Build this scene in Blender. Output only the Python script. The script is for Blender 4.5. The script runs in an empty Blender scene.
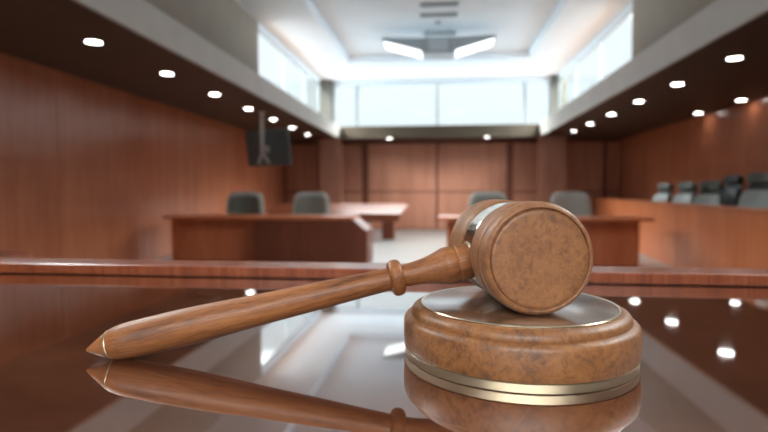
import bpy, bmesh, math, random
from mathutils import Vector, Matrix
random.seed(7)
PI = math.pi
S = bpy.context.scene
C = S.collection
EYE = 1.32            # camera height above the floor
DESK = EYE - 0.2111   # top of the judge's bench

# ------------------------------------------------------------------ helpers
def lin(r, g, b):
    f = lambda v: (v/255/12.92) if v/255 <= .04045 else ((v/255+.055)/1.055)**2.4
    return (f(r), f(g), f(b), 1)

def setp(o, label=None, cat=None, group=None, kind=None):
    if label: o['label'] = label
    if cat: o['category'] = cat
    if group: o['group'] = group
    if kind: o['kind'] = kind
    return o

def thing(name, label, cat, loc=(0, 0, 0), rz=0, group=None):
    o = bpy.data.objects.new(name, None)
    o.empty_display_size = .1
    C.objects.link(o); o.location = loc; o.rotation_euler = (0, 0, rz)
    return setp(o, label, cat, group)

def obj(name, bm, mat, parent=None, smooth=None, kind=None, label=None):
    bmesh.ops.recalc_face_normals(bm, faces=bm.faces)
    me = bpy.data.meshes.new(name); bm.to_mesh(me); bm.free()
    if mat is not None: me.materials.append(mat)
    if smooth:
        for p in me.polygons: p.use_smooth = True
        me.set_sharp_from_angle(angle=math.radians(smooth))
    o = bpy.data.objects.new(name, me); C.objects.link(o)
    if parent: o.parent = parent
    return setp(o, label, None, None, kind)

def struct(name, bm, mat, smooth=None, parent=None):
    return obj(name, bm, mat, parent, smooth, 'structure')

def box(bm, x0, x1, y0, y1, z0, z1, bev=0.0, M=None, seg=2):
    t = bmesh.new()
    bmesh.ops.create_cube(t, size=1)
    bmesh.ops.scale(t, vec=(abs(x1-x0), abs(y1-y0), abs(z1-z0)), verts=t.verts)
    bmesh.ops.translate(t, vec=((x0+x1)/2, (y0+y1)/2, (z0+z1)/2), verts=t.verts)
    if bev: bmesh.ops.bevel(t, geom=list(t.edges), offset=bev, segments=seg, profile=.5, affect='EDGES', clamp_overlap=True)
    if M is not None: bmesh.ops.transform(t, matrix=M, verts=t.verts)
    merge(bm, t)

def merge(bm, t):
    mp = {v: bm.verts.new(v.co) for v in t.verts}
    for f in t.faces:
        bm.faces.new([mp[v] for v in f.verts])
    t.free()

def B(*a, **k):
    bm = bmesh.new(); box(bm, *a, **k); return bm

def prism(poly, z0, z1, bev=0):
    """poly in xy, extruded in z"""
    bm = bmesh.new()
    lo = [bm.verts.new((x, y, z0)) for x, y in poly]; hi = [bm.verts.new((x, y, z1)) for x, y in poly]
    n = len(poly)
    bm.faces.new(lo[::-1]); bm.faces.new(hi)
    for i in range(n): bm.faces.new((lo[i], lo[(i+1) % n], hi[(i+1) % n], hi[i]))
    if bev: bmesh.ops.bevel(bm, geom=list(bm.edges), offset=bev, segments=2, profile=.5, affect='EDGES', clamp_overlap=True)
    return bm

def hexa(p):
    """eight corners: bottom 4 then top 4"""
    bm = bmesh.new(); v = [bm.verts.new(q) for q in p]
    for f in ((3, 2, 1, 0), (4, 5, 6, 7), (0, 1, 5, 4), (1, 2, 6, 5), (2, 3, 7, 6), (3, 0, 4, 7)):
        bm.faces.new([v[i] for i in f])
    return bm

def lathe(prof, axis='z', n=128, closed=False):
    """prof = [(along, radius)]; r==0 makes a pole; closed = ring profile"""
    bm = bmesh.new(); rings = []
    def P(s, r, a):
        c, d = r*math.cos(a), r*math.sin(a)
        return {'z': (c, d, s), 'x': (s, c, d), 'y': (c, s, d)}[axis]
    for s, r in prof:
        if r < 1e-7: rings.append([bm.verts.new(P(s, 0, 0))])
        else: rings.append([bm.verts.new(P(s, r, 2*PI*i/n)) for i in range(n)])
    pairs = list(zip(rings, rings[1:])) + ([(rings[-1], rings[0])] if closed else [])
    for a, b in pairs:
        for i in range(n):
            j = (i+1) % n
            if len(a) == 1 and len(b) == 1: continue
            if len(a) == 1: bm.faces.new((a[0], b[i], b[j]))
            elif len(b) == 1: bm.faces.new((a[i], b[0], a[j]))
            else: bm.faces.new((a[i], b[i], b[j], a[j]))
    return bm

def smooth_prof(pts, k=6):
    """Catmull-Rom through the points"""
    out = []
    P = [pts[0]] + list(pts) + [pts[-1]]
    for i in range(1, len(P)-2):
        a, b, c, d = P[i-1], P[i], P[i+1], P[i+2]
        for j in range(k):
            t = j/k
            out.append(tuple(.5*((2*b[m]) + (-a[m]+c[m])*t + (2*a[m]-5*b[m]+4*c[m]-d[m])*t*t + (-a[m]+3*b[m]-3*c[m]+d[m])*t**3) for m in (0, 1)))
    out.append(tuple(pts[-1]))
    return out

def tube(path, r, n=12):
    bm = bmesh.new(); rings = []
    path = [Vector(p) for p in path]
    for i, p in enumerate(path):
        d = (path[min(i+1, len(path)-1)] - path[max(i-1, 0)]).normalized()
        u = d.orthogonal().normalized() if abs(d.z) > .9 else d.cross(Vector((0, 0, 1))).normalized()
        w = d.cross(u)
        rings.append([bm.verts.new(p + r*(math.cos(2*PI*k/n)*u + math.sin(2*PI*k/n)*w)) for k in range(n)])
    for a, b in zip(rings, rings[1:]):
        for i in range(n): bm.faces.new((a[i], b[i], b[(i+1) % n], a[(i+1) % n]))
    bm.faces.new(rings[0]); bm.faces.new(rings[-1][::-1])
    return bm

# ------------------------------------------------------------------ materials
def mat(name):
    m = bpy.data.materials.new(name); m.use_nodes = True
    nt = m.node_tree
    return m, nt, nt.nodes['Principled BSDF']

def plain(name, col, rough=.5, metal=0, spec=.5, bump=0, bscale=200, vary=0):
    m, nt, p = mat(name)
    p.inputs['Base Color'].default_value = col
    p.inputs['Roughness'].default_value = rough
    p.inputs['Metallic'].default_value = metal
    p.inputs['Specular IOR Level'].default_value = spec
    if bump or vary:
        tc = nt.nodes.new('ShaderNodeTexCoord'); n = nt.nodes.new('ShaderNodeTexNoise')
        n.inputs['Scale'].default_value = bscale; n.inputs['Detail'].default_value = 4
        nt.links.new(tc.outputs['Object'], n.inputs['Vector'])
        if bump:
            b = nt.nodes.new('ShaderNodeBump'); b.inputs['Strength'].default_value = bump; b.inputs['Distance'].default_value = .002
            nt.links.new(n.outputs['Fac'], b.inputs['Height']); nt.links.new(b.outputs['Normal'], p.inputs['Normal'])
        if vary:
            r = nt.nodes.new('ShaderNodeValToRGB')
            r.color_ramp.elements[0].position = .3; r.color_ramp.elements[1].position = .7
            r.color_ramp.elements[0].color = tuple(c*(1-vary) for c in col[:3])+(1,)
            r.color_ramp.elements[1].color = tuple(min(1, c*(1+vary)) for c in col[:3])+(1,)
            nt.links.new(n.outputs['Fac'], r.inputs['Fac']); nt.links.new(r.outputs['Color'], p.inputs['Base Color'])
    return m

def emit(name, col, strength):
    m, nt, p = mat(name)
    p.inputs['Base Color'].default_value = (.8, .8, .8, 1)
    p.inputs['Emission Color'].default_value = col
    p.inputs['Emission Strength'].default_value = strength
    p.inputs['Roughness'].default_value = .3
    return m

def wood(name, dark, mid, light, scale=(14, 14, .8), rough=.35, spec=.5, coat=0.0, fine=1.0, bump=.08):
    """straight grain stretched along the axis with the smallest scale"""
    m, nt, p = mat(name); N, Lk = nt.nodes.new, nt.links.new
    tc = N('ShaderNodeTexCoord'); mp = N('ShaderNodeMapping'); mp.inputs['Scale'].default_value = scale
    Lk(tc.outputs['Object'], mp.inputs['Vector'])
    n1 = N('ShaderNodeTexNoise'); n1.inputs['Scale'].default_value = 1; n1.inputs['Detail'].default_value = 6; n1.inputs['Roughness'].default_value = .6
    n1.inputs['Distortion'].default_value = .4
    n2 = N('ShaderNodeTexNoise'); n2.inputs['Scale'].default_value = 7*fine; n2.inputs['Detail'].default_value = 5; n2.inputs['Roughness'].default_value = .65
    Lk(mp.outputs['Vector'], n1.inputs['Vector']); Lk(mp.outputs['Vector'], n2.inputs['Vector'])
    mx = N('ShaderNodeMath'); mx.operation = 'MULTIPLY_ADD'; mx.inputs[1].default_value = .45
    s1 = N('ShaderNodeMath'); s1.operation = 'MULTIPLY'; s1.inputs[1].default_value = .55
    Lk(n1.outputs['Fac'], s1.inputs[0]); Lk(n2.outputs['Fac'], mx.inputs[0]); Lk(s1.outputs[0], mx.inputs[2])
    r = N('ShaderNodeValToRGB'); e = r.color_ramp.elements
    e[0].position = .36; e[0].color = dark; e[1].position = .64; e[1].color = light
    k = e.new(.5); k.color = mid
    Lk(mx.outputs[0], r.inputs['Fac']); Lk(r.outputs['Color'], p.inputs['Base Color'])
    p.inputs['Roughness'].default_value = rough; p.inputs['Specular IOR Level'].default_value = spec
    p.inputs['Coat Weight'].default_value = coat; p.inputs['Coat Roughness'].default_value = .12
    b = N('ShaderNodeBump'); b.inputs['Strength'].default_value = bump; b.inputs['Distance'].default_value = .002
    Lk(n2.outputs['Fac'], b.inputs['Height']); Lk(b.outputs['Normal'], p.inputs['Normal'])
    return m

def burl(name, dark, mid, light, scale=60, rough=.38, coat=.15, ior=None, groff=.06):
    """curly, mottled burl figure"""
    m, nt, p = mat(name); N, Lk = nt.nodes.new, nt.links.new
    tc = N('ShaderNodeTexCoord')
    w = N('ShaderNodeTexNoise'); w.inputs['Scale'].default_value = scale*.35; w.inputs['Detail'].default_value = 3
    Lk(tc.outputs['Object'], w.inputs['Vector'])
    sub = N('ShaderNodeVectorMath'); sub.operation = 'SUBTRACT'; sub.inputs[1].default_value = (.5, .5, .5)
    Lk(w.outputs['Color'], sub.inputs[0])
    sc = N('ShaderNodeVectorMath'); sc.operation = 'SCALE'; sc.inputs['Scale'].default_value = 2.2/scale
    Lk(sub.outputs[0], sc.inputs[0])
    ad = N('ShaderNodeVectorMath'); ad.operation = 'ADD'
    Lk(tc.outputs['Object'], ad.inputs[0]); Lk(sc.outputs[0], ad.inputs[1])
    n = N('ShaderNodeTexNoise'); n.inputs['Scale'].default_value = scale*1.1; n.inputs['Detail'].default_value = 7; n.inputs['Roughness'].default_value = .62
    n.inputs['Distortion'].default_value = .9
    Lk(ad.outputs[0], n.inputs['Vector'])
    big = N('ShaderNodeTexNoise'); big.inputs['Scale'].default_value = scale*.3; big.inputs['Detail'].default_value = 2
    Lk(tc.outputs['Object'], big.inputs['Vector'])
    mx = N('ShaderNodeMath'); mx.operation = 'MULTIPLY_ADD'; mx.inputs[1].default_value = .7
    s1 = N('ShaderNodeMath'); s1.operation = 'MULTIPLY'; s1.inputs[1].default_value = .3
    Lk(big.outputs['Fac'], s1.inputs[0]); Lk(n.outputs['Fac'], mx.inputs[0]); Lk(s1.outputs[0], mx.inputs[2])
    r = N('ShaderNodeValToRGB'); e = r.color_ramp.elements
    e[0].position = .36; e[0].color = dark; e[1].position = .66; e[1].color = light
    k = e.new(.5); k.color = mid
    Lk(mx.outputs[0], r.inputs['Fac']); Lk(r.outputs['Color'], p.inputs['Base Color'])
    p.inputs['Roughness'].default_value = rough
    p.inputs['Coat Weight'].default_value = coat; p.inputs['Coat Roughness'].default_value = .15
    if ior: lacquer(m, ior, groff)
    return m

def lacquer(m, base, rough):
    """thick mirror-polished lacquer over the wood"""
    nt = m.node_tree; p = nt.nodes['Principled BSDF']; out = nt.nodes['Material Output']
    lw = nt.nodes.new('ShaderNodeLayerWeight'); lw.inputs['Blend'].default_value = .5
    pw = nt.nodes.new('ShaderNodeMath'); pw.operation = 'POWER'; pw.inputs[1].default_value = 4
    f = nt.nodes.new('ShaderNodeMath'); f.operation = 'MULTIPLY_ADD'; f.inputs[1].default_value = .98-base; f.inputs[2].default_value = base
    nt.links.new(lw.outputs['Facing'], pw.inputs[0]); nt.links.new(pw.outputs[0], f.inputs[0])
    g = nt.nodes.new('ShaderNodeBsdfGlossy'); g.inputs['Roughness'].default_value = rough
    g.inputs['Color'].default_value = (.97, .97, .97, 1)
    mx = nt.nodes.new('ShaderNodeMixShader')
    nt.links.new(f.outputs[0], mx.inputs[0]); nt.links.new(p.outputs[0], mx.inputs[1]); nt.links.new(g.outputs[0], mx.inputs[2])
    nt.links.new(mx.outputs[0], out.inputs['Surface'])
    p.inputs['Specular IOR Level'].default_value = 0; p.inputs['Coat Weight'].default_value = 0

W_WALL = wood('cherry_panel_wood', lin(178, 104, 72), lin(190, 115, 81), lin(202, 126, 91), (3.2, 3.2, .22), .27, .85, 0, 1, .01)
W_BACK = wood('back_panel_wood', lin(184, 124, 100), lin(200, 138, 112), lin(214, 152, 124), (3.0, 3.0, .2), .34, .5)  # haze put into the colour: wood lightened and desaturated
W_GROOVE = wood('dark_groove_wood', lin(120, 72, 58), lin(130, 80, 64), lin(140, 88, 72), (3, 3, .3), .5, .3)
W_FURN = wood('furniture_wood', lin(184, 98, 62), lin(202, 116, 76), lin(216, 132, 90), (2.2, 6, .5), .32, .5)
W_DARKF = wood('dark_furniture_wood', lin(102, 52, 34), lin(116, 60, 40), lin(128, 68, 46), (3, 3, .3), .4, .4)
W_ORANGE = wood('orange_wood', lin(118, 62, 38), lin(132, 72, 46), lin(144, 82, 54), (1.2, 6, 6), .35, .5)
W_JURY = wood('jury_box_wood', lin(176, 94, 56), lin(192, 110, 68), lin(206, 124, 80), (2.5, 2.5, .2), .33, .5)
W_DESK = wood('bench_top_wood', lin(72, 38, 25), lin(86, 47, 31), (lin(100, 57, 38)), (1.0, 11, 11), .4, .3); lacquer(W_DESK, .44, .035)
W_LEDGE = wood('bench_ledge_wood', lin(112, 52, 30), lin(134, 66, 38), lin(152, 80, 48), (26, 3, .6), .4, .3, 0); lacquer(W_LEDGE, .10, .2)
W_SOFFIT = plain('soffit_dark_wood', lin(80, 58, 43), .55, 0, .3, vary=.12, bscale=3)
W_COLUMN = wood('column_wood', lin(150, 100, 82), lin(162, 112, 92), lin(174, 124, 102), (2.5, 2.5, .3), .35, .5)
W_HANDLE = wood('gavel_handle_wood', lin(80, 42, 20), lin(128, 75, 38), lin(150, 94, 52), (6, 70, 70), .48, .3, .03)
W_BURL = burl('gavel_burl_wood', lin(100, 58, 31), lin(128, 80, 44), lin(144, 94, 54), 130, .52, .0)
W_BLOCK = burl('block_burl_wood', lin(80, 45, 22), lin(120, 73, 36), lin(138, 88, 46), 125, .5, .02)
W_BLOCKTOP = burl('block_top_wood', lin(70, 42, 24), lin(96, 62, 38), lin(118, 80, 52), 90, .4, .0, .52, .22)
RIM = plain('bright_brass_rim', lin(226, 208, 178), .22, 1, vary=.02, bscale=200)
BRASS = plain('satin_brass', lin(186, 166, 138), .38, 1, .5, bump=.05, bscale=400)
STEEL = plain('polished_band_metal', lin(214, 208, 196), .16, 1)
PAINT = plain('white_ceiling_paint', lin(234, 243, 249), .7, vary=.01, bscale=4)
FASCIA = plain('pale_stone_fascia', lin(194, 188, 180), .45, vary=.05, bscale=2.5, bump=.05)
TAUPE = plain('taupe_plaster', lin(150, 138, 122), .6, vary=.05, bscale=2, bump=.05)
POSTM = plain('grey_post_plaster', lin(88, 86, 77), .6, vary=.05, bscale=2)
BEAM = plain('beam_plaster', lin(88, 76, 60), .55, vary=.06, bscale=2)
FLOORM = plain('pale_floor', lin(158, 155, 150), .3, vary=.03, bscale=6)
FRAMEW = plain('white_window_frame', lin(150, 162, 168), .5, vary=.01, bscale=9)
def glass(name):
    m, nt, p = mat(name); N, Lk = nt.nodes.new, nt.links.new
    tr = N('ShaderNodeBsdfTransparent'); tr.inputs['Color'].default_value = (.97, .99, .985, 1)
    gl = N('ShaderNodeBsdfGlossy'); gl.inputs['Roughness'].default_value = .02
    lw = N('ShaderNodeLayerWeight'); lw.inputs['Blend'].default_value = .5
    pw = N('ShaderNodeMath'); pw.operation = 'POWER'; pw.inputs[1].default_value = 5; Lk(lw.outputs['Facing'], pw.inputs[0])
    sc = N('ShaderNodeMath'); sc.operation = 'MULTIPLY_ADD'; sc.inputs[1].default_value = .6; sc.inputs[2].default_value = .03; Lk(pw.outputs[0], sc.inputs[0])
    mx = N('ShaderNodeMixShader')
    Lk(sc.outputs[0], mx.inputs[0]); Lk(tr.outputs[0], mx.inputs[1]); Lk(gl.outputs[0], mx.inputs[2]); Lk(mx.outputs[0], nt.nodes['Material Output'].inputs['Surface'])
    return m
PANE = glass('window_glass')
LAMPG = emit('downlight_lens', (1, .985, .96, 1), 17)
LAMPRING = plain('downlight_trim', lin(120, 112, 100), .4, .3, vary=.02, bscale=90)
DIFF = emit('warm_lamp_diffuser', (1, .965, .93, 1), 1.6)
GREYMET = plain('grey_lamp_metal', lin(168, 178, 184), .45, .2, vary=.03, bscale=40)
VENTM = plain('grey_vent', lin(150, 162, 166), .6, vary=.03, bscale=60)
LEATHER = plain('grey_green_leather', lin(128, 136, 128), .42, 0, .5, bump=.25, bscale=120, vary=.08)
LEATHER_L = plain('pale_grey_leather', lin(172, 180, 174), .4, 0, .5, bump=.25, bscale=120, vary=.06)
LEATHER_M = plain('mid_grey_leather', lin(96, 102, 92), .42, 0, .5, bump=.25, bscale=120, vary=.08)
LEATHER_D = plain('charcoal_leather', lin(40, 44, 46), .38, 0, .5, bump=.25, bscale=120, vary=.1)
CHROME = plain('chair_base_metal', lin(150, 152, 154), .25, 1, vary=.02, bscale=60)
TVM = plain('monitor_casing', lin(78, 92, 94), .3, 0, .5, bump=.05, bscale=150)
SCREEN = plain('monitor_glass', lin(16, 20, 22), .08, 0, .6, vary=.02, bscale=40)
POLE = plain('mount_pole_metal', lin(186, 186, 182), .5, 0, vary=.03, bscale=50)

# ------------------------------------------------------------------ the room
XL, XR = -5.52, 5.95          # panelled side walls
FL, FR = -3.29, 3.10          # faces of the soffit fascias
WL, WR = -3.95, 3.66          # clerestory planes
SOF = EYE + 1.75              # underside of soffits
YB, YW = 17.24, 18.5          # back beam, back wall
SKY = 40.0
Y0 = -4.0                     # wall behind the bench
CEIL = EYE + 3.65
WTOP = EYE + 3.5
WSILL = EYE + 2.13

struct('floor', B(XL-.2, XR+.2, Y0-.2, YW+.2, -.1, 0), FLOORM)

def panel_wall(axis_x, y0, y1, z_seam, seams, inward):
    bm = bmesh.new(); g = .008
    d = .05
    box(bm, axis_x-.15 if inward > 0 else axis_x+.02, axis_x-.02 if inward > 0 else axis_x+.15, y0, y1, 0, SOF+.3)
    ys = [y0]+seams+[y1]
    for a, b in zip(ys, ys[1:]):
        for z0, z1 in ((.0, z_seam), (z_seam, SOF+.3)):
            box(bm, axis_x-.02*inward, axis_x, a+g, b-g, z0+g, z1-g)
    return bm
struct('wall_left', panel_wall(XL, Y0, YW+.1, EYE+.40, [-1.4+2.15*i for i in range(9)], 1), W_WALL)
struct('wall_right', panel_wall(XR, Y0, YW+.1, EYE+.52, [-1.0+2.15*i for i in range(9)], -1), W_WALL)

bm = bmesh.new()
xs = [XL, -4.31, -2.64, -.12, 2.35, 4.17, 5.47, XR]
gaps = [.06, .05, .12, .04, .12, .05, .05, .02]
for i in range(7):
    a, b = xs[i]+gaps[i], xs[i+1]-gaps[i+1]
    for z0, z1 in ((.02, EYE-.03), (EYE+.02, EYE+1.66)):
        box(bm, a, b, YW, YW+.04, z0, z1, .004, seg=1)
struct('wall_back', bm, W_BACK)
struct('trim_18', B(XL-.1, XR+.1, YW+.03, YW+.15, 0, SOF+.2), W_GROOVE)

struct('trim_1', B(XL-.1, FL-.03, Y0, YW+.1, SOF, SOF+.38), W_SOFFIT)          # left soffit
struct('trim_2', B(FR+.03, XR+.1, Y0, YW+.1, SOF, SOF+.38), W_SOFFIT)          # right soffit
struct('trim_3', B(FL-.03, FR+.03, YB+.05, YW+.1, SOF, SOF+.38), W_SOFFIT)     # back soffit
struct('trim_4', B(FL-.05, FL, Y0, YB+.05, SOF-.01, EYE+2.13, .004), FASCIA)    # left fascia
struct('trim_5', B(FR, FR+.05, Y0, YB+.05, SOF-.01, EYE+2.13+.04, .004), FASCIA)
struct('trim_6', B(FL, FR, YB, YB+.05, SOF-.01, EYE+2.13, .004), BEAM)          # back beam
# wide pilasters under the ends of the back beam
for i, (a, b) in enumerate(((-4.0, -3.27), (3.12, 3.93))):
    bm = B(a, b, YB+.02, YB+.5, 0, SOF, .01)
    box(bm, a-.02, b+.02, YB, YB+.52, 0, .16, .006)
    struct('trim_%d' % (7+i), bm, W_COLUMN)
# masonry piers between the clerestory windows, corner posts
struct('trim_9', B(WL-.35, WL+.03, 5.4, 11.26, EYE+2.12, CEIL), TAUPE)
struct('trim_10', B(WR-.03, WR+.35, 5.4, 10.75, EYE+2.12, CEIL), TAUPE)
struct('trim_16', B(WL-.35, WL+.03, Y0, 1.4, EYE+2.12, CEIL), TAUPE)  # unseen near piers, extended to cut window light on the foreground
struct('trim_17', B(WR-.03, WR+.35, Y0, 1.4, EYE+2.12, CEIL), TAUPE)
struct('trim_11', B(-4.03, -3.53, YB+.02, YB+.4, EYE+2.12, CEIL-.02, .01), POSTM)
struct('trim_12', B(3.44, 3.92, YB+.02, YB+.4, EYE+2.12, CEIL-.02, .01), POSTM)
# white headers over the clerestory
struct('trim_13', B(WL-.03, WL+.01, Y0, YB+.1, WTOP, CEIL+.05), PAINT)
struct('trim_14', B(WR-.01, WR+.03, Y0, YB+.1, WTOP, CEIL+.05), PAINT)
struct('trim_15', B(-3.53, 3.44, YB+.22, YB+.4, WTOP, CEIL+.05), PAINT)

# ceiling with a raised tray
bm = bmesh.new()
tx0, tx1, ty0, ty1, up = -2.62, 2.40, 2.0, 15.0, .13
o = [(WL-.03, Y0-.1), (WR+.03, Y0-.1), (WR+.03, YB+.4), (WL-.03, YB+.4)]
i_ = [(tx0, ty0), (tx1, ty0), (tx1, ty1), (tx0, ty1)]
vo = [bm.verts.new((x, y, CEIL)) for x, y in o]; vi = [bm.verts.new((x, y, CEIL)) for x, y in i_]
vt = [bm.verts.new((x+(.03 if x < 0 else -.03), y, CEIL+up)) for x, y in i_]
vtop = [bm.verts.new((x, y, CEIL+.3)) for x, y in o]
for k in range(4):
    j = (k+1) % 4
    bm.faces.new((vo[k], vo[j], vi[j], vi[k])); bm.faces.new((vi[k], vi[j], vt[j], vt[k])); bm.faces.new((vo[k], vo[j], vtop[j], vtop[k]))
bm.faces.new(vt); bm.faces.new(vtop)
struct('ceiling', bm, PAINT)

# windows: frame + one pane mesh
def side_window(n, x, y0, y1, mull, out):
    bm = bmesh.new(); t = .05
    z0, z1 = WSILL-.03, WTOP
    box(bm, x, x+out*.03, y0, y1, z0, z0+t); box(bm, x, x+out*.03, y0, y1, z1-.03, z1)
    for y in [y0]+mull+[y1-.05]:
        box(bm, x, x+out*.03, y, y+.05, z0, z1)
    w = struct('window_%d' % n, bm, FRAMEW)
    struct('window_pane', B(x+out*.012, x+out*.018, y0+.01, y1-.01, z0+.01, z1-.01), PANE, parent=w)
side_window(1, WL, 11.26, YB+.02, [13.3, 15.3], -1)
side_window(2, WR, 10.75, YB+.02, [12.9, 15.1], 1)
side_window(3, WL, 1.4, 5.4, [3.4], -1)
side_window(4, WR, 1.4, 5.4, [3.4], 1)
bm = bmesh.new(); y = YB+.22
z0 = WSILL-.03
box(bm, -3.53, 3.44, y, y+.08, z0, z0+.05); box(bm, -3.53, 3.44, y, y+.08, WTOP-.03, WTOP)
for x in (-3.53, -2.78, -.14, 2.6, 3.39): box(bm, x, x+.05 if x not in (-2.78, 2.6) else x+.09, y, y+.08, z0, WTOP)
w = struct('window_5', bm, FRAMEW)
struct('window_pane', B(-3.52, 3.43, y+.05, y+.06, z0+.01, WTOP-.01), PANE, parent=w)

# wall behind the bench, with its own tall window band
bm = bmesh.new()
zA, zB = 2.6, CEIL-.9
box(bm, XL-.1, XR+.1, Y0-.15, Y0, 0, zA); box(bm, XL-.1, XR+.1, Y0-.15, Y0, zB, CEIL+.2)
box(bm, XL-.1, -2.6, Y0-.15, Y0, zA, zB); box(bm, 2.6, XR+.1, Y0-.15, Y0, zA, zB)
struct('wall_front', bm, W_BACK)
bm = bmesh.new()
box(bm, -2.6, 2.6, Y0-.1, Y0-.02, zA, zA+.06); box(bm, -2.6, 2.6, Y0-.1, Y0-.02, zB-.06, zB)
for x in (-2.6, -.9, .84, 2.54): box(bm, x, x+.06, Y0-.1, Y0-.02, zA, zB)
w = struct('window_6', bm, FRAMEW)
struct('window_pane', B(-2.59, 2.59, Y0-.07, Y0-.06, zA+.01, zB-.01), PANE, parent=w)

# ------------------------------------------------------------------ recessed downlights
def make_downlight():
    t = thing('ceiling_light', 'x', 'ceiling light')
    obj('trim_ring', lathe([(.0, .087), (-.008, .090), (-.008, .108), (.0, .112)], 'z', 40, closed=True), LAMPRING, t, 40)
    obj('lamp_lens', lathe([(-.003, 0), (-.005, .05), (-.003, .088), (.0, .088), (.0, 0)], 'z', 40), LAMPG, t, 40)
    return t
dl = make_downlight(); first = [True]
def place_light(x, y, label, group):
    if first[0]: r = dl; first[0] = False
    else:
        r = dl.copy(); C.objects.link(r)
        for ch in dl.children:
            c = ch.copy(); C.objects.link(c); c.parent = r
    r.location = (x, y, SOF-.001)
    setp(r, label, 'ceiling light', group)
ordn = ['nearest the camera', 'second from the camera', 'third from the camera', 'fourth from the camera', 'fifth from the camera', 'sixth from the camera', 'seventh from the camera and farthest']
for k in range(7):
    place_light(-4.04, 5.90+1.678*k, 'round white downlight in the left dark soffit, ' + ordn[k], 'downlights in the left soffit')
for k in range(6):
    place_light(3.83, 7.50+1.69*k, 'round white downlight by the inner edge of the right soffit, ' + (ordn[k] if k < 5 else 'sixth and farthest'), 'downlights along the right soffit edge')
place_light(5.71, 10.91, 'round white downlight near the right wall, the right one of two', 'downlights by the right wall')
place_light(5.71, 12.60, 'round white downlight near the right wall, the left one of two', 'downlights by the right wall')
place_light(-1.68, 17.46, 'round white downlight under the back beam, left of the two', 'downlights under the back beam')
place_light(1.48, 17.40, 'round white downlight under the back beam, right of the two', 'downlights under the back beam')

# ------------------------------------------------------------------ winged ceiling lamp, vents, detector
TRAY = CEIL+up
t = thing('pendant_lamp', 'grey pendant lamp with two glowing wings hanging from the white ceiling', 'lamp', (-.06, 12.3, EYE+3.1))
obj('housing', B(-.36, .36, 0, .7, .06, .42, .03), GREYMET, t)
obj('housing_panel', B(-.22, .2, -.015, .02, .10, .36, .01), plain('pale_lamp_panel', lin(196, 206, 212), .5, vary=.02, bscale=30), t)
for s in (-1, 1):
    X = lambda v: s*v
    # wedge-shaped wing: thick at the housing, thin at the tip
    p = [(X(.36), 0, .11), (X(1.28), 0, .36), (X(1.28), .62, .36), (X(.36), .62, .11), (X(.36), 0, .40), (X(1.28), 0, .44), (X(1.28), .62, .44), (X(.36), .62, .40)]
    obj('wing', hexa(p), GREYMET, t)
    q = [(X(.40), .03, .085), (X(1.25), .03, .335), (X(1.25), .6, .335), (X(.40), .6, .085), (X(.40), .03, .118), (X(1.25), .03, .35), (X(1.25), .6, .35), (X(.40), .6, .118)]
    obj('diffuser', hexa(q), DIFF, t, label='glowing white underside of the wing')
for x in (-.25, .25):
    obj('hanging_rod', lathe([(.40, 0), (.40, .012), (TRAY-EYE-3.1, .012), (TRAY-EYE-3.1, 0)], 'z', 12), GREYMET, t, 40).location = (x, .35, 0)

for k, (y, x0, x1, lab) in enumerate(((10.95, -.43, .34, 'nearest the camera'), (11.6, -.45, .34, 'middle of three'), (12.95, -.42, .36, 'farthest, just beyond the lamp'))):
    t = thing('ceiling_vent', 'grey slotted air vent set in the white ceiling, ' + lab, 'vent', ((x0+x1)/2, y, TRAY), 0, 'slot vents in the ceiling')
    w = (x1-x0)/2
    bm = bmesh.new()
    for a in (-.1, .085): box(bm, -w, w, a, a+.015, -.014, 0)
    for a in (-w, w-.015): box(bm, a, a+.015, -.1, .1, -.014, 0)
    obj('vent_frame', bm, VENTM, t)
    bm = bmesh.new()
    for j in range(5): box(bm, -w+.015, w-.015, -.075+.033*j, -.063+.033*j, -.012, -.001)
    obj('slats', bm, VENTM, t)
    obj('backing', B(-w+.01, w-.01, -.09, .09, -.003, 0), plain('vent_dark', lin(104, 116, 122), .8, vary=.02, bscale=20), t)
t = thing('smoke_detector', 'small round detector on the ceiling between the slot vents', 'detector', (-.07, 12.1, TRAY))
obj('base', lathe([(0, .07), (-.015, .07), (-.02, .06), (-.02, 0), (0, 0)], 'z', 32), VENTM, t, 40)
obj('sensor_cap', lathe([(-.02, .045), (-.035, .04), (-.042, .025), (-.044, 0), (-.02, 0)], 'z', 32), GREYMET, t, 40)

# ------------------------------------------------------------------ hanging monitor
t = thing('hanging_monitor', 'dark flat monitor hanging on a pole from the left soffit', 'monitor', (-3.82, 11.5, EYE+.97), math.radians(-24))
M = Matrix.Rotation(math.radians(8), 4, 'X')
obj('casing', B(-.63, .60, 0, .06, -.40, .39, .015, M), TVM, t)
obj('screen', B(-.60, .57, .06, .064, -.37, .36, 0, M), SCREEN, t)
obj('mount_plate', B(-.05, .05, -.03, .0, -.10, .05, .006, M), POLE, t)
obj('pole', tube([(-.06, -.10, -.16), (-.06, -.10, .779)], .04, 16), POLE, t, 40)
obj('ceiling_plate', lathe([(.779, 0), (.779, .09), (.76, .09), (.76, 0)], 'z', 24), POLE, t, 40).location = (-.06, -.10, 0)
for s in (-1, 1):
    obj('bracket_arm', tube([(-.06, -.10, -.10), (-.06+.10*s, -.075, -.26), (-.06+.15*s, -.055, -.34)], .028, 10), POLE, t, 40)

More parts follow.
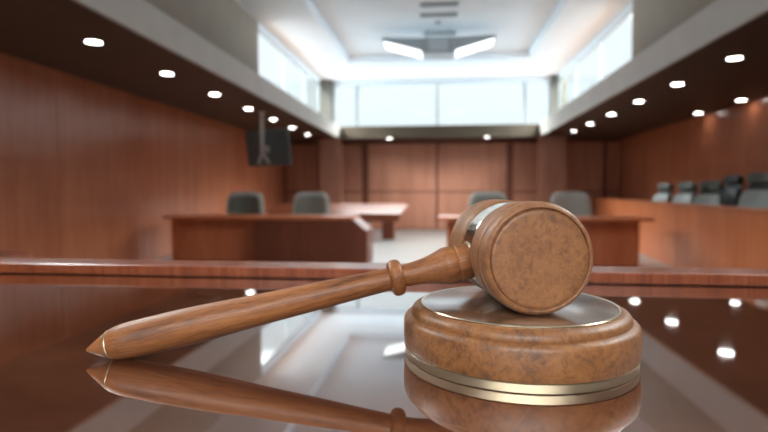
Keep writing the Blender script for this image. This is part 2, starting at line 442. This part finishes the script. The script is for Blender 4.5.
# ------------------------------------------------------------------ counsel tables
def counsel_table(label, x0, x1, y, px0, px1, ped=None):
    t = thing('counsel_table', label, 'table', ((x0+x1)/2, y, 0), 0, 'counsel tables')
    cx = (x0+x1)/2; H = EYE-.445; D = .9
    obj('tabletop', B(x0-cx, x1-cx, 0, D, H-.055, H, .008), W_FURN, t)
    a = px0-cx; b = (ped[0] if ped else px1)-cx
    obj('front_panel', B(a, b, .28, .31, .04, H-.055, .004), W_FURN, t)
    obj('side_panel', B(a, a+.04, .31, D-.1, .0, H-.055, .004), W_FURN, t)
    obj('kick_strip', B(a+.02, b, .30, .33, 0, .04), W_DARKF, t)
    if ped:
        p0, p1 = ped[0]-cx, ped[1]-cx
        pb = prism([(p0, 0), (p1, 0), (p1, H-.25), (p1-.24, H-.057), (p0, H-.057)], .03, D-.08, .004)
        bmesh.ops.transform(pb, matrix=Matrix(((1, 0, 0, 0), (0, 0, 1, 0), (0, 1, 0, 0), (0, 0, 0, 1))), verts=pb.verts)
        pd = obj('drawer_pedestal', pb, W_DARKF, t, label='darker boxed end of the table')
        obj('plinth', B(p0+.03, p1-.03, .06, D-.12, 0, .03), W_DARKF, pd)
        for k in range(3):
            dr = obj('drawer', B(p1-.9, p1-.12, D-.08, D-.06, .08+.2*k, .26+.2*k, .004), W_FURN, pd)
    else:
        obj('side_panel', B(b-.04, b, .31, D-.1, .0, H-.055, .004), W_FURN, t)
    return t
counsel_table('long reddish wooden counsel table with a dark boxed end, before the left wall', -5.03, -1.54, 9.2, -5.02, -1.5, (-3.35, -1.28))
counsel_table('reddish wooden counsel table behind the gavel head, beside the jury box', -.04, 3.53, 9.2, .12, 3.39)

# sloped clerk's desk behind the left table
t = thing('writing_desk', 'long orange wooden desk with a sloping top, behind the left counsel table', 'desk', (-2.85, 14.3, 0))
zf, zb = EYE-.60, EYE-.345
obj('sloped_top', hexa([(-1.9, 0, zf-.05), (1.78, 0, zf-.05), (1.95, .8, zb-.05), (-1.9, .8, zb-.05), (-1.9, 0, zf), (1.78, 0, zf), (1.95, .8, zb), (-1.9, .8, zb)]), W_ORANGE, t)
obj('apron', B(-1.86, 1.74, .02, .06, zf-.22, zf-.05, .004), W_ORANGE, t)
for x in (-1.6, 1.25):
    obj('leg_panel', B(x, x+.32, .25, .7, 0, zf-.0, .006), W_DARKF, t)

# ------------------------------------------------------------------ jury box
A, Bp = Vector((3.56, 5.4)), Vector((5.02, 18.2))
d = (Bp-A).normalized(); nrm = Vector((d.y, -d.x))    # points to the jurors' side
ang = math.atan2(d.y, d.x)
Lj = (Bp-A).length
t = thing('jury_box', 'long orange wooden jury box front running along the right side', 'jury box', (A.x, A.y, 0), ang)
hj = EYE-.2
obj('front_panel', B(0, Lj, -.06, 0, 0.1, hj-.04, .003), W_JURY, t)
obj('cap_rail', B(-.01, Lj, -.16, .03, hj-.04, hj, .008), W_JURY, t)
obj('plinth', B(0, Lj, -.05, .012, 0, .1, .003), W_JURY, t)
bm = bmesh.new()
poly = [(0, -.07), (Lj, -.07)]
q0 = Matrix.Rotation(-ang, 2) @ (Vector((XR-.03, A.y)) - A); q1 = Matrix.Rotation(-ang, 2) @ (Vector((XR-.03, YW-.3)) - A)
obj('platform', prism([(0, -.07), (Lj, -.07), (q1.x, q1.y), (q0.x, q0.y)][::-1], 0, .28), W_DARKF, t)
rear = prism([(4.2, -1.75), (6.8, -2.05), (6.8, -1.35), (4.2, -1.1)], .28, .40)
obj('rear_platform', rear, W_DARKF, t)

# ------------------------------------------------------------------ chairs
def cushion(w, dpt, h, p=4.5, curve=0.0, taper=1.0, n=56):
    """padded slab with a rounded-rectangle outline in xz, soft edges, a slight hollow and a narrowed top"""
    bm = bmesh.new(); rings = []
    e = min(.5, .045/dpt)
    for yy, sc in ((-.5, .80), (-.5+.10*e, .90), (-.5+.4*e, .965), (-.5+e, 1.0), (.5-e, 1.0), (.5-.4*e, .965), (.5-.1*e, .90), (.5, .80)):
        ring = []
        ins = (1-sc)*.5*min(w, h, .25)
        for i in range(n):
            a = 2*PI*i/n; c, d = math.cos(a), math.sin(a)
            q = (abs(c)**p+abs(d)**p)**(-1/p)
            x, z = q*c*(w/2-ins), q*d*(h/2-ins)
            x *= 1+(taper-1)*(z/h+.5)
            ring.append(bm.verts.new((x, yy*dpt-curve*(x/(w/2))**2, z)))
        rings.append(ring)
    for a, b in zip(rings, rings[1:]):
        for i in range(n): bm.faces.new((a[i], a[(i+1) % n], b[(i+1) % n], b[i]))
    for ring, yy in ((rings[0], -.5), (rings[-1], .5)):
        mid = [bm.verts.new((v.co.x*.5, yy*dpt-curve*(v.co.x*.5/(w/2))**2, v.co.z*.5)) for v in ring]
        c = bm.verts.new((0, yy*dpt, 0))
        for i in range(n):
            bm.faces.new((ring[i], ring[(i+1) % n], mid[(i+1) % n], mid[i])); bm.faces.new((mid[i], mid[(i+1) % n], c))
    return bm

def base_parts(t, mt):
    star = bmesh.new()
    for k in range(5):
        a = 2*PI*k/5+.3
        M = Matrix.Rotation(a, 4, 'Z')
        box(star, .03, .34, -.025, .025, .065, .10, .008, M)
    obj('star_base', star, mt, t)
    obj('gas_column', lathe([(.08, 0), (.08, .04), (.24, .04), (.24, .025), (.40, .025), (.40, 0)], 'z', 20), mt, t, 40)
    for k in range(5):
        a = 2*PI*k/5+.3
        c = obj('caster', lathe([(-.03, 0), (-.03, .033), (.03, .033), (.03, 0)], 'x', 14), LEATHER_D, t, 40)
        c.location = (.32*math.cos(a), .32*math.sin(a), .034); c.rotation_euler = (0, 0, a+PI/2)

def make_counsel_chair(label, centre):
    """faces -y; wide low executive back"""
    t = thing('office_chair', label, 'chair')
    base_parts(t, CHROME)
    s = obj('seat', cushion(.62, .56, .12), LEATHER, t, 40); s.location = (0, .0, .46)
    b = obj('backrest', cushion(.82, .10, .70, 5, .07, .86), LEATHER_L, t, 40); b.location = (0, .30, .965); b.rotation_euler = (math.radians(-8), 0, 0)
    p = obj('back_pad', cushion(.66, .05, .58, 5, .06, .88), centre, b, 40, label='darker padded middle of the backrest'); p.location = (0, -.05, -.02)
    for s_ in (-1, 1):
        obj('armrest', tube([(s_*.33, .22, .48), (s_*.36, .2, .66), (s_*.36, .0, .69), (s_*.36, -.18, .68), (s_*.34, -.2, .50)], .025, 10), CHROME, t, 40)
    return t

def dup(root, loc, rz, label):
    r = root.copy(); C.objects.link(r); r.location = loc; r.rotation_euler = (0, 0, rz); r['label'] = label
    for ch in root.children:
        c = ch.copy(); C.objects.link(c); c.parent = r
        for g in ch.children:
            e = g.copy(); C.objects.link(e); e.parent = c
    return r

ch = make_counsel_chair('grey leather chair at the left counsel table, nearer the left wall', LEATHER_M)
ch.location = (-3.99, 10.45, 0); ch.rotation_euler = (0, 0, .22); ch['group'] = 'chairs at the counsel tables'
def recolour(root, m):
    for c in root.children:
        for g in c.children:
            if g.name.startswith('back_pad'):
                g.material_slots[0].link = 'OBJECT'; g.material_slots[0].material = m
r_ = dup(ch, (-2.61, 10.45, 0), .12, 'grey leather chair at the left counsel table, nearer the centre aisle'); recolour(r_, LEATHER)
r_ = dup(ch, (.93, 10.45, 0), -.05, 'grey leather chair at the right table, half hidden by the gavel head'); recolour(r_, LEATHER)
r_ = dup(ch, (2.50, 10.45, 0), -.12, 'pale grey leather chair showing just right of the gavel head'); recolour(r_, LEATHER_L)

def make_jury_chair(label):
    """faces -y; tall back with a separate headrest"""
    t = thing('jury_chair', label, 'chair')
    base_parts(t, CHROME)
    s = obj('seat', cushion(.54, .52, .12), LEATHER_D, t, 40); s.location = (0, 0, .46)
    b = obj('backrest', cushion(.54, .10, .50, 4.5, .05, .92), LEATHER_L, t, 40, label='pale lower backrest'); b.location = (0, .28, .74); b.rotation_euler = (math.radians(-11), 0, 0)
    m = obj('back_shell', cushion(.50, .05, .76, 4.5, .04, .85), LEATHER_D, t, 40); m.location = (0, .365, .85); m.rotation_euler = (math.radians(-11), 0, 0)
    h = obj('headrest', cushion(.42, .10, .17, 4, .04, .92), LEATHER_M, t, 40); h.location = (0, .375, 1.15); h.rotation_euler = (math.radians(-11), 0, 0)
    for s_ in (-1, 1):
        obj('armrest', tube([(s_*.27, .2, .48), (s_*.30, .18, .64), (s_*.30, -.12, .67), (s_*.28, -.16, .50)], .024, 10), LEATHER_D, t, 40)
    return t
JZ = .2815
jc = make_jury_chair('high backed jury chair, smallest and leftmost of the row')
def seat_at(bx_, by_, th):       # chair centre for a wanted backrest position
    return (bx_+.34*math.sin(th), by_-.34*math.cos(th))
jc['group'] = 'chairs in the jury box'
def put_jury(k, bx_, by_, th, z, label, dark=False, scale=1):
    x, y = seat_at(bx_, by_, th)
    if k == 0:
        jc.location = (x, y, z); jc.rotation_euler = (0, 0, th); c = jc
    else: c = dup(jc, (x, y, z), th, label)
    c.scale = (scale,)*3
    if dark:
        for g in c.children:
            if g.name.startswith(('backrest', 'headrest')):
                g.material_slots[0].link = 'OBJECT'; g.material_slots[0].material = LEATHER_D
                if 'label' in g: del g['label']
put_jury(0, 5.20, 13.02, -1.3, JZ, '')
put_jury(1, 5.00, 11.45, -1.25, JZ, 'high backed jury chair, second from the left of the row')
put_jury(2, 4.90, 10.27, -1.0, JZ, 'high backed grey jury chair, third from the left of the row')
put_jury(3, 5.62, 10.95, -1.35, JZ+.12, 'dark jury chair close behind the third, fourth from the left', True)
put_jury(4, 4.98, 8.90, -1.15, JZ, 'high backed grey jury chair, second from the right picture edge', scale=1.08)
put_jury(5, 5.62, 9.66, -1.3, JZ+.12, 'dark jury chair cut by the right picture edge', True)

# ------------------------------------------------------------------ side desk at the far left
t = thing('side_desk', 'dark wooden desk corner at the far left, just beyond the bench ledge', 'desk', (-2.75, 1.55, 0))
obj('desktop', B(-.7, .70, 0, .90, EYE-.332, EYE-.30, .006), W_DARKF, t)
obj('front_panel', B(-.66, .40, .80, .83, .05, EYE-.332, .003), W_FURN, t)
for x in (-.66, .38):
    obj('side_panel', B(x, x+.03, .09, .80, 0, EYE-.332, .003), W_FURN, t)

# ------------------------------------------------------------------ judge's bench
t = thing('judge_bench', 'polished dark red wooden bench top with a raised back ledge', 'bench', (0, .4, 0))
YL = 1.247-.4
obj('bench_top', B(-2.4, 2.4, -.75, YL+.02, DESK-.05, DESK, .004), W_DESK, t)
lb = B(-2.4, 2.4, YL, YL+.105, DESK+.0025, DESK+.0275, .0025)
box(lb, -2.4, 2.4, YL+.008, YL+.10, DESK-.2, DESK+.004)
obj('ledge', lb, W_LEDGE, t)
obj('front_panel', B(-2.36, 2.36, YL+.04, YL+.09, .02, DESK-.2, .003), W_FURN, t)
for x in (-2.36, 2.31):
    obj('side_panel', B(x, x+.05, -.6, YL+.04, 0, DESK-.05, .003), W_FURN, t)

# ------------------------------------------------------------------ sounding block
bx, by, br, bt = .1003, .7023, .1471, .0662     # centre, base radius, height
t = thing('sounding_block', 'round burl wood sounding block with brass rims standing on the polished bench', 'sounding block', (bx, by, DESK+.0004))
obj('base_ring', lathe([(0, br-.02), (0, br-.0022), (.0008, br-.0012), (.0098, br-.0012), (.0106, br-.0022), (.0106, br-.02)], 'z', 160, closed=True), BRASS, t, 30, label='brass base ring')
prof = [(.0106, 0), (.0106, br-.0022), (.0112, br-.0008), (.0126, br), (.030, br+.0008), (.0440, br+.0004), (.0470, br-.0006), (.0494, br-.0026), (.0510, br-.0056), (.0516, br-.0082), (.0520, br-.0092),
        (.0530, br-.0092), (.0560, br-.0094), (.0590, br-.0108), (.0614, br-.0132), (.0634, br-.0168), (.0645, br-.0205), (.0645, 0)]
obj('body', lathe(prof, 'z', 160), W_BLOCK, t, 35)
obj('top_rim', lathe([(.0640, .1215), (.0640, .1258), (.0656, .1258), (.0664, .1250), (.0664, .1228), (.0658, .1215)], 'z', 160, closed=True), RIM, t, 40, label='thin brass rim around the top')
obj('striking_top', lathe([(.0640, 0), (.0640, .1222), (.0660, .1222), (.0662, .1218), (.0662, 0)], 'z', 160), W_BLOCKTOP, t, 35, label='polished flat wooden striking face')

# ------------------------------------------------------------------ gavel
phi = .1847; R = .0664; HL = .0976
gz = DESK+bt+.0009
t = thing('gavel', 'wooden judge gavel with burl head on the block, handle down to the bench', 'gavel', (.0956, .7146, gz), PI+phi)
# local +y is the striking face towards the camera, local +x the handle
def mir(half):     # half profile from the middle to the face -> whole, about the waist
    return [(-s, r) for s, r in half[::-1]] + half[1:]
half = [(0, .0612), (.0232, .0612), (.0244, .0606), (.0262, .0606), (.0285, .0632), (.0320, .0648), (.0380, .0656), (.0440, .0660),
        (.0560, R-.0003), (.0660, R), (.0705, R-.0004), (.0722, R-.0016), (.0732, R-.0036), (.0744, R-.0036), (.0754, R-.0012), (.0770, R-.0002), (.0840, R), (.0890, R-.0003), (.0935, R-.0018),
        (.0962, R-.0040), (.0972, R-.0062), (.0968, R-.0072), (.0945, R-.0079), (.0945, R-.0090), (.0968, R-.0101), (.0976, R-.0122), (.0978, R-.0135), (.0978, .03), (.0978, 0)]
bm = lathe(mir(half), 'y', 192)
h = obj('head', bm, W_BURL, t, 32); h.location = (0, 0, R)
bd = obj('head_band', lathe([(-.0225, .0605), (-.0225, .0624), (-.0215, .0630), (-.0185, .0628), (.0185, .0628), (.0215, .0630), (.0225, .0624), (.0225, .0605)], 'y', 192, closed=True), STEEL, t, 35, label='shiny silver band around the middle of the head'); bd.location = (0, 0, R)
# handle: lathe along local x, tilted down to the bench
raw = [(.050, .0228), (.0590, .0232), (.0660, .0236), (.0700, .0238), (.0750, .0238), (.0775, .0228), (.0800, .0238), (.0880, .0247), (.0930, .0243), (.0965, .0232), (.1040, .0208), (.1140, .0182), (.1280, .0159), (.1420, .0146), (.1495, .0143)]
body = [(.1680, .0146), (.1800, .0149), (.2100, .0158), (.2597, .0177), (.3000, .0189), (.3379, .0200), (.3800, .0219), (.4149, .0232), (.4450, .0237), (.4782, .0234), (.5050, .0228), (.5160, .0217), (.5230, .0203), (.5278, .0184)]
tip = [(.5310, .0164), (.5330, .0162), (.5390, .0130), (.5460, .0090), (.5530, .0050), (.5576, .0021), (.5588, 0)]
handle = [(.050, 0)] + smooth_prof(raw, 4) + smooth_prof(body, 5) + smooth_prof(tip, 4)
# tilt so that the thick end just touches the bench
zc = gz+R
ha = .19
for _ in range(60):
    low = min(zc - x*math.sin(ha) - r*math.cos(ha) for x, r in body)
    ha += (low-DESK-.0003)*1.5
def onhandle(o):
    o.location = (0, 0, R); o.rotation_euler = (0, ha, 0); return o
hd = onhandle(obj('handle', lathe(handle, 'x', 96), W_HANDLE, t, 40))
col = [(.1500, .0140), (.1498, .0178)] + [(.1588 - .0088*math.cos(a), .0178+.0062*math.sin(a)) for a in [PI*k/12 for k in range(1, 12)]] + [(.1678, .0178), (.1678, .0140)]
onhandle(obj('collar', lathe(col, 'x', 96, closed=True), W_HANDLE, t, 50))
onhandle(obj('ferrule', lathe([(.0560, .0225), (.0560, .0252), (.0570, .0257), (.0590, .0257), (.0600, .0252), (.0600, .0225)], 'x', 96, closed=True), BRASS, t, 40, label='thin brass ring where handle meets head'))
onhandle(obj('tip_ring', lathe([(.5277, .0150), (.5277, .0184), (.5287, .0187), (.5304, .0178), (.5312, .0168), (.5312, .0150)], 'x', 96, closed=True), BRASS, t, 40, label='thin brass ring near the pointed tip'))

# ------------------------------------------------------------------ world, camera
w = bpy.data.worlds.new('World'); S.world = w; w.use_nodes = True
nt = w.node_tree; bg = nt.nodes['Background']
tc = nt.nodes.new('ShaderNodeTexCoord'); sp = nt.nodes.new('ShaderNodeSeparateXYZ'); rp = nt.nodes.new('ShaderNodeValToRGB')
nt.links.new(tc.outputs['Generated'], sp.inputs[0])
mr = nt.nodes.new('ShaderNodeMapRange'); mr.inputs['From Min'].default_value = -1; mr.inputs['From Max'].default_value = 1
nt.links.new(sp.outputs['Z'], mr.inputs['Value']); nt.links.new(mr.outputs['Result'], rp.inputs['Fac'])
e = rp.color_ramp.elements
e[0].position = .47; e[0].color = (.162, .208, .242, 1)     # added glow from below the horizon, raised to light the ceiling
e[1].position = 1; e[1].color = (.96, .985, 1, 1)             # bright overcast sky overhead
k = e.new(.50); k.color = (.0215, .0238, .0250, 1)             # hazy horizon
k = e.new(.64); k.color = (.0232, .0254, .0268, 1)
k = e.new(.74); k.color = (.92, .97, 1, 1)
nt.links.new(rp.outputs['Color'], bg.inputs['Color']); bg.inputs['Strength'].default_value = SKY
def portal(x, y, z, sx, sy, rot):
    l = bpy.data.lights.new('window_portal', 'AREA'); l.shape = 'RECTANGLE'; l.size = sx; l.size_y = sy; l.cycles.is_portal = True
    o = bpy.data.objects.new('window_portal', l); C.objects.link(o); o.location = (x, y, z); o.rotation_euler = rot
zc_, zh = (WSILL+WTOP)/2, WTOP-WSILL+.1
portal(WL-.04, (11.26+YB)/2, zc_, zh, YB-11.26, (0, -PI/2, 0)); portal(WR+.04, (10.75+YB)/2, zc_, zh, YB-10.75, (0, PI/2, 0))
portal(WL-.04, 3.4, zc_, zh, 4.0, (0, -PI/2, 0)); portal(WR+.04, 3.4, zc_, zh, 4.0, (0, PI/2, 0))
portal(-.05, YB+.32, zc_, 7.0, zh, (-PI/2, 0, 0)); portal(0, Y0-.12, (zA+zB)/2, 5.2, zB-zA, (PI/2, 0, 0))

cam = bpy.data.cameras.new('camera'); co = bpy.data.objects.new('camera', cam); C.objects.link(co)
cam.sensor_width = 36; cam.lens = 36*531.14/768
co.location = (0, 0, EYE)
co.rotation_euler = (PI/2-.0459179, 0, .1058470)
cam.clip_start = .01
cam.dof.use_dof = True; cam.dof.focus_distance = .66; cam.dof.aperture_fstop = 3.3; cam.dof.aperture_blades = 0
S.camera = co
S.view_settings.view_transform = 'Standard'; S.view_settings.look = 'None'; S.view_settings.gamma = 1; S.view_settings.use_curve_mapping = False
S.view_settings.exposure = 0.15
S.cycles.use_denoising = True
S.cycles.max_bounces = 10; S.cycles.diffuse_bounces = 6; S.cycles.glossy_bounces = 6
S.cycles.sample_clamp_indirect = 6
S.cycles.caustics_reflective = False
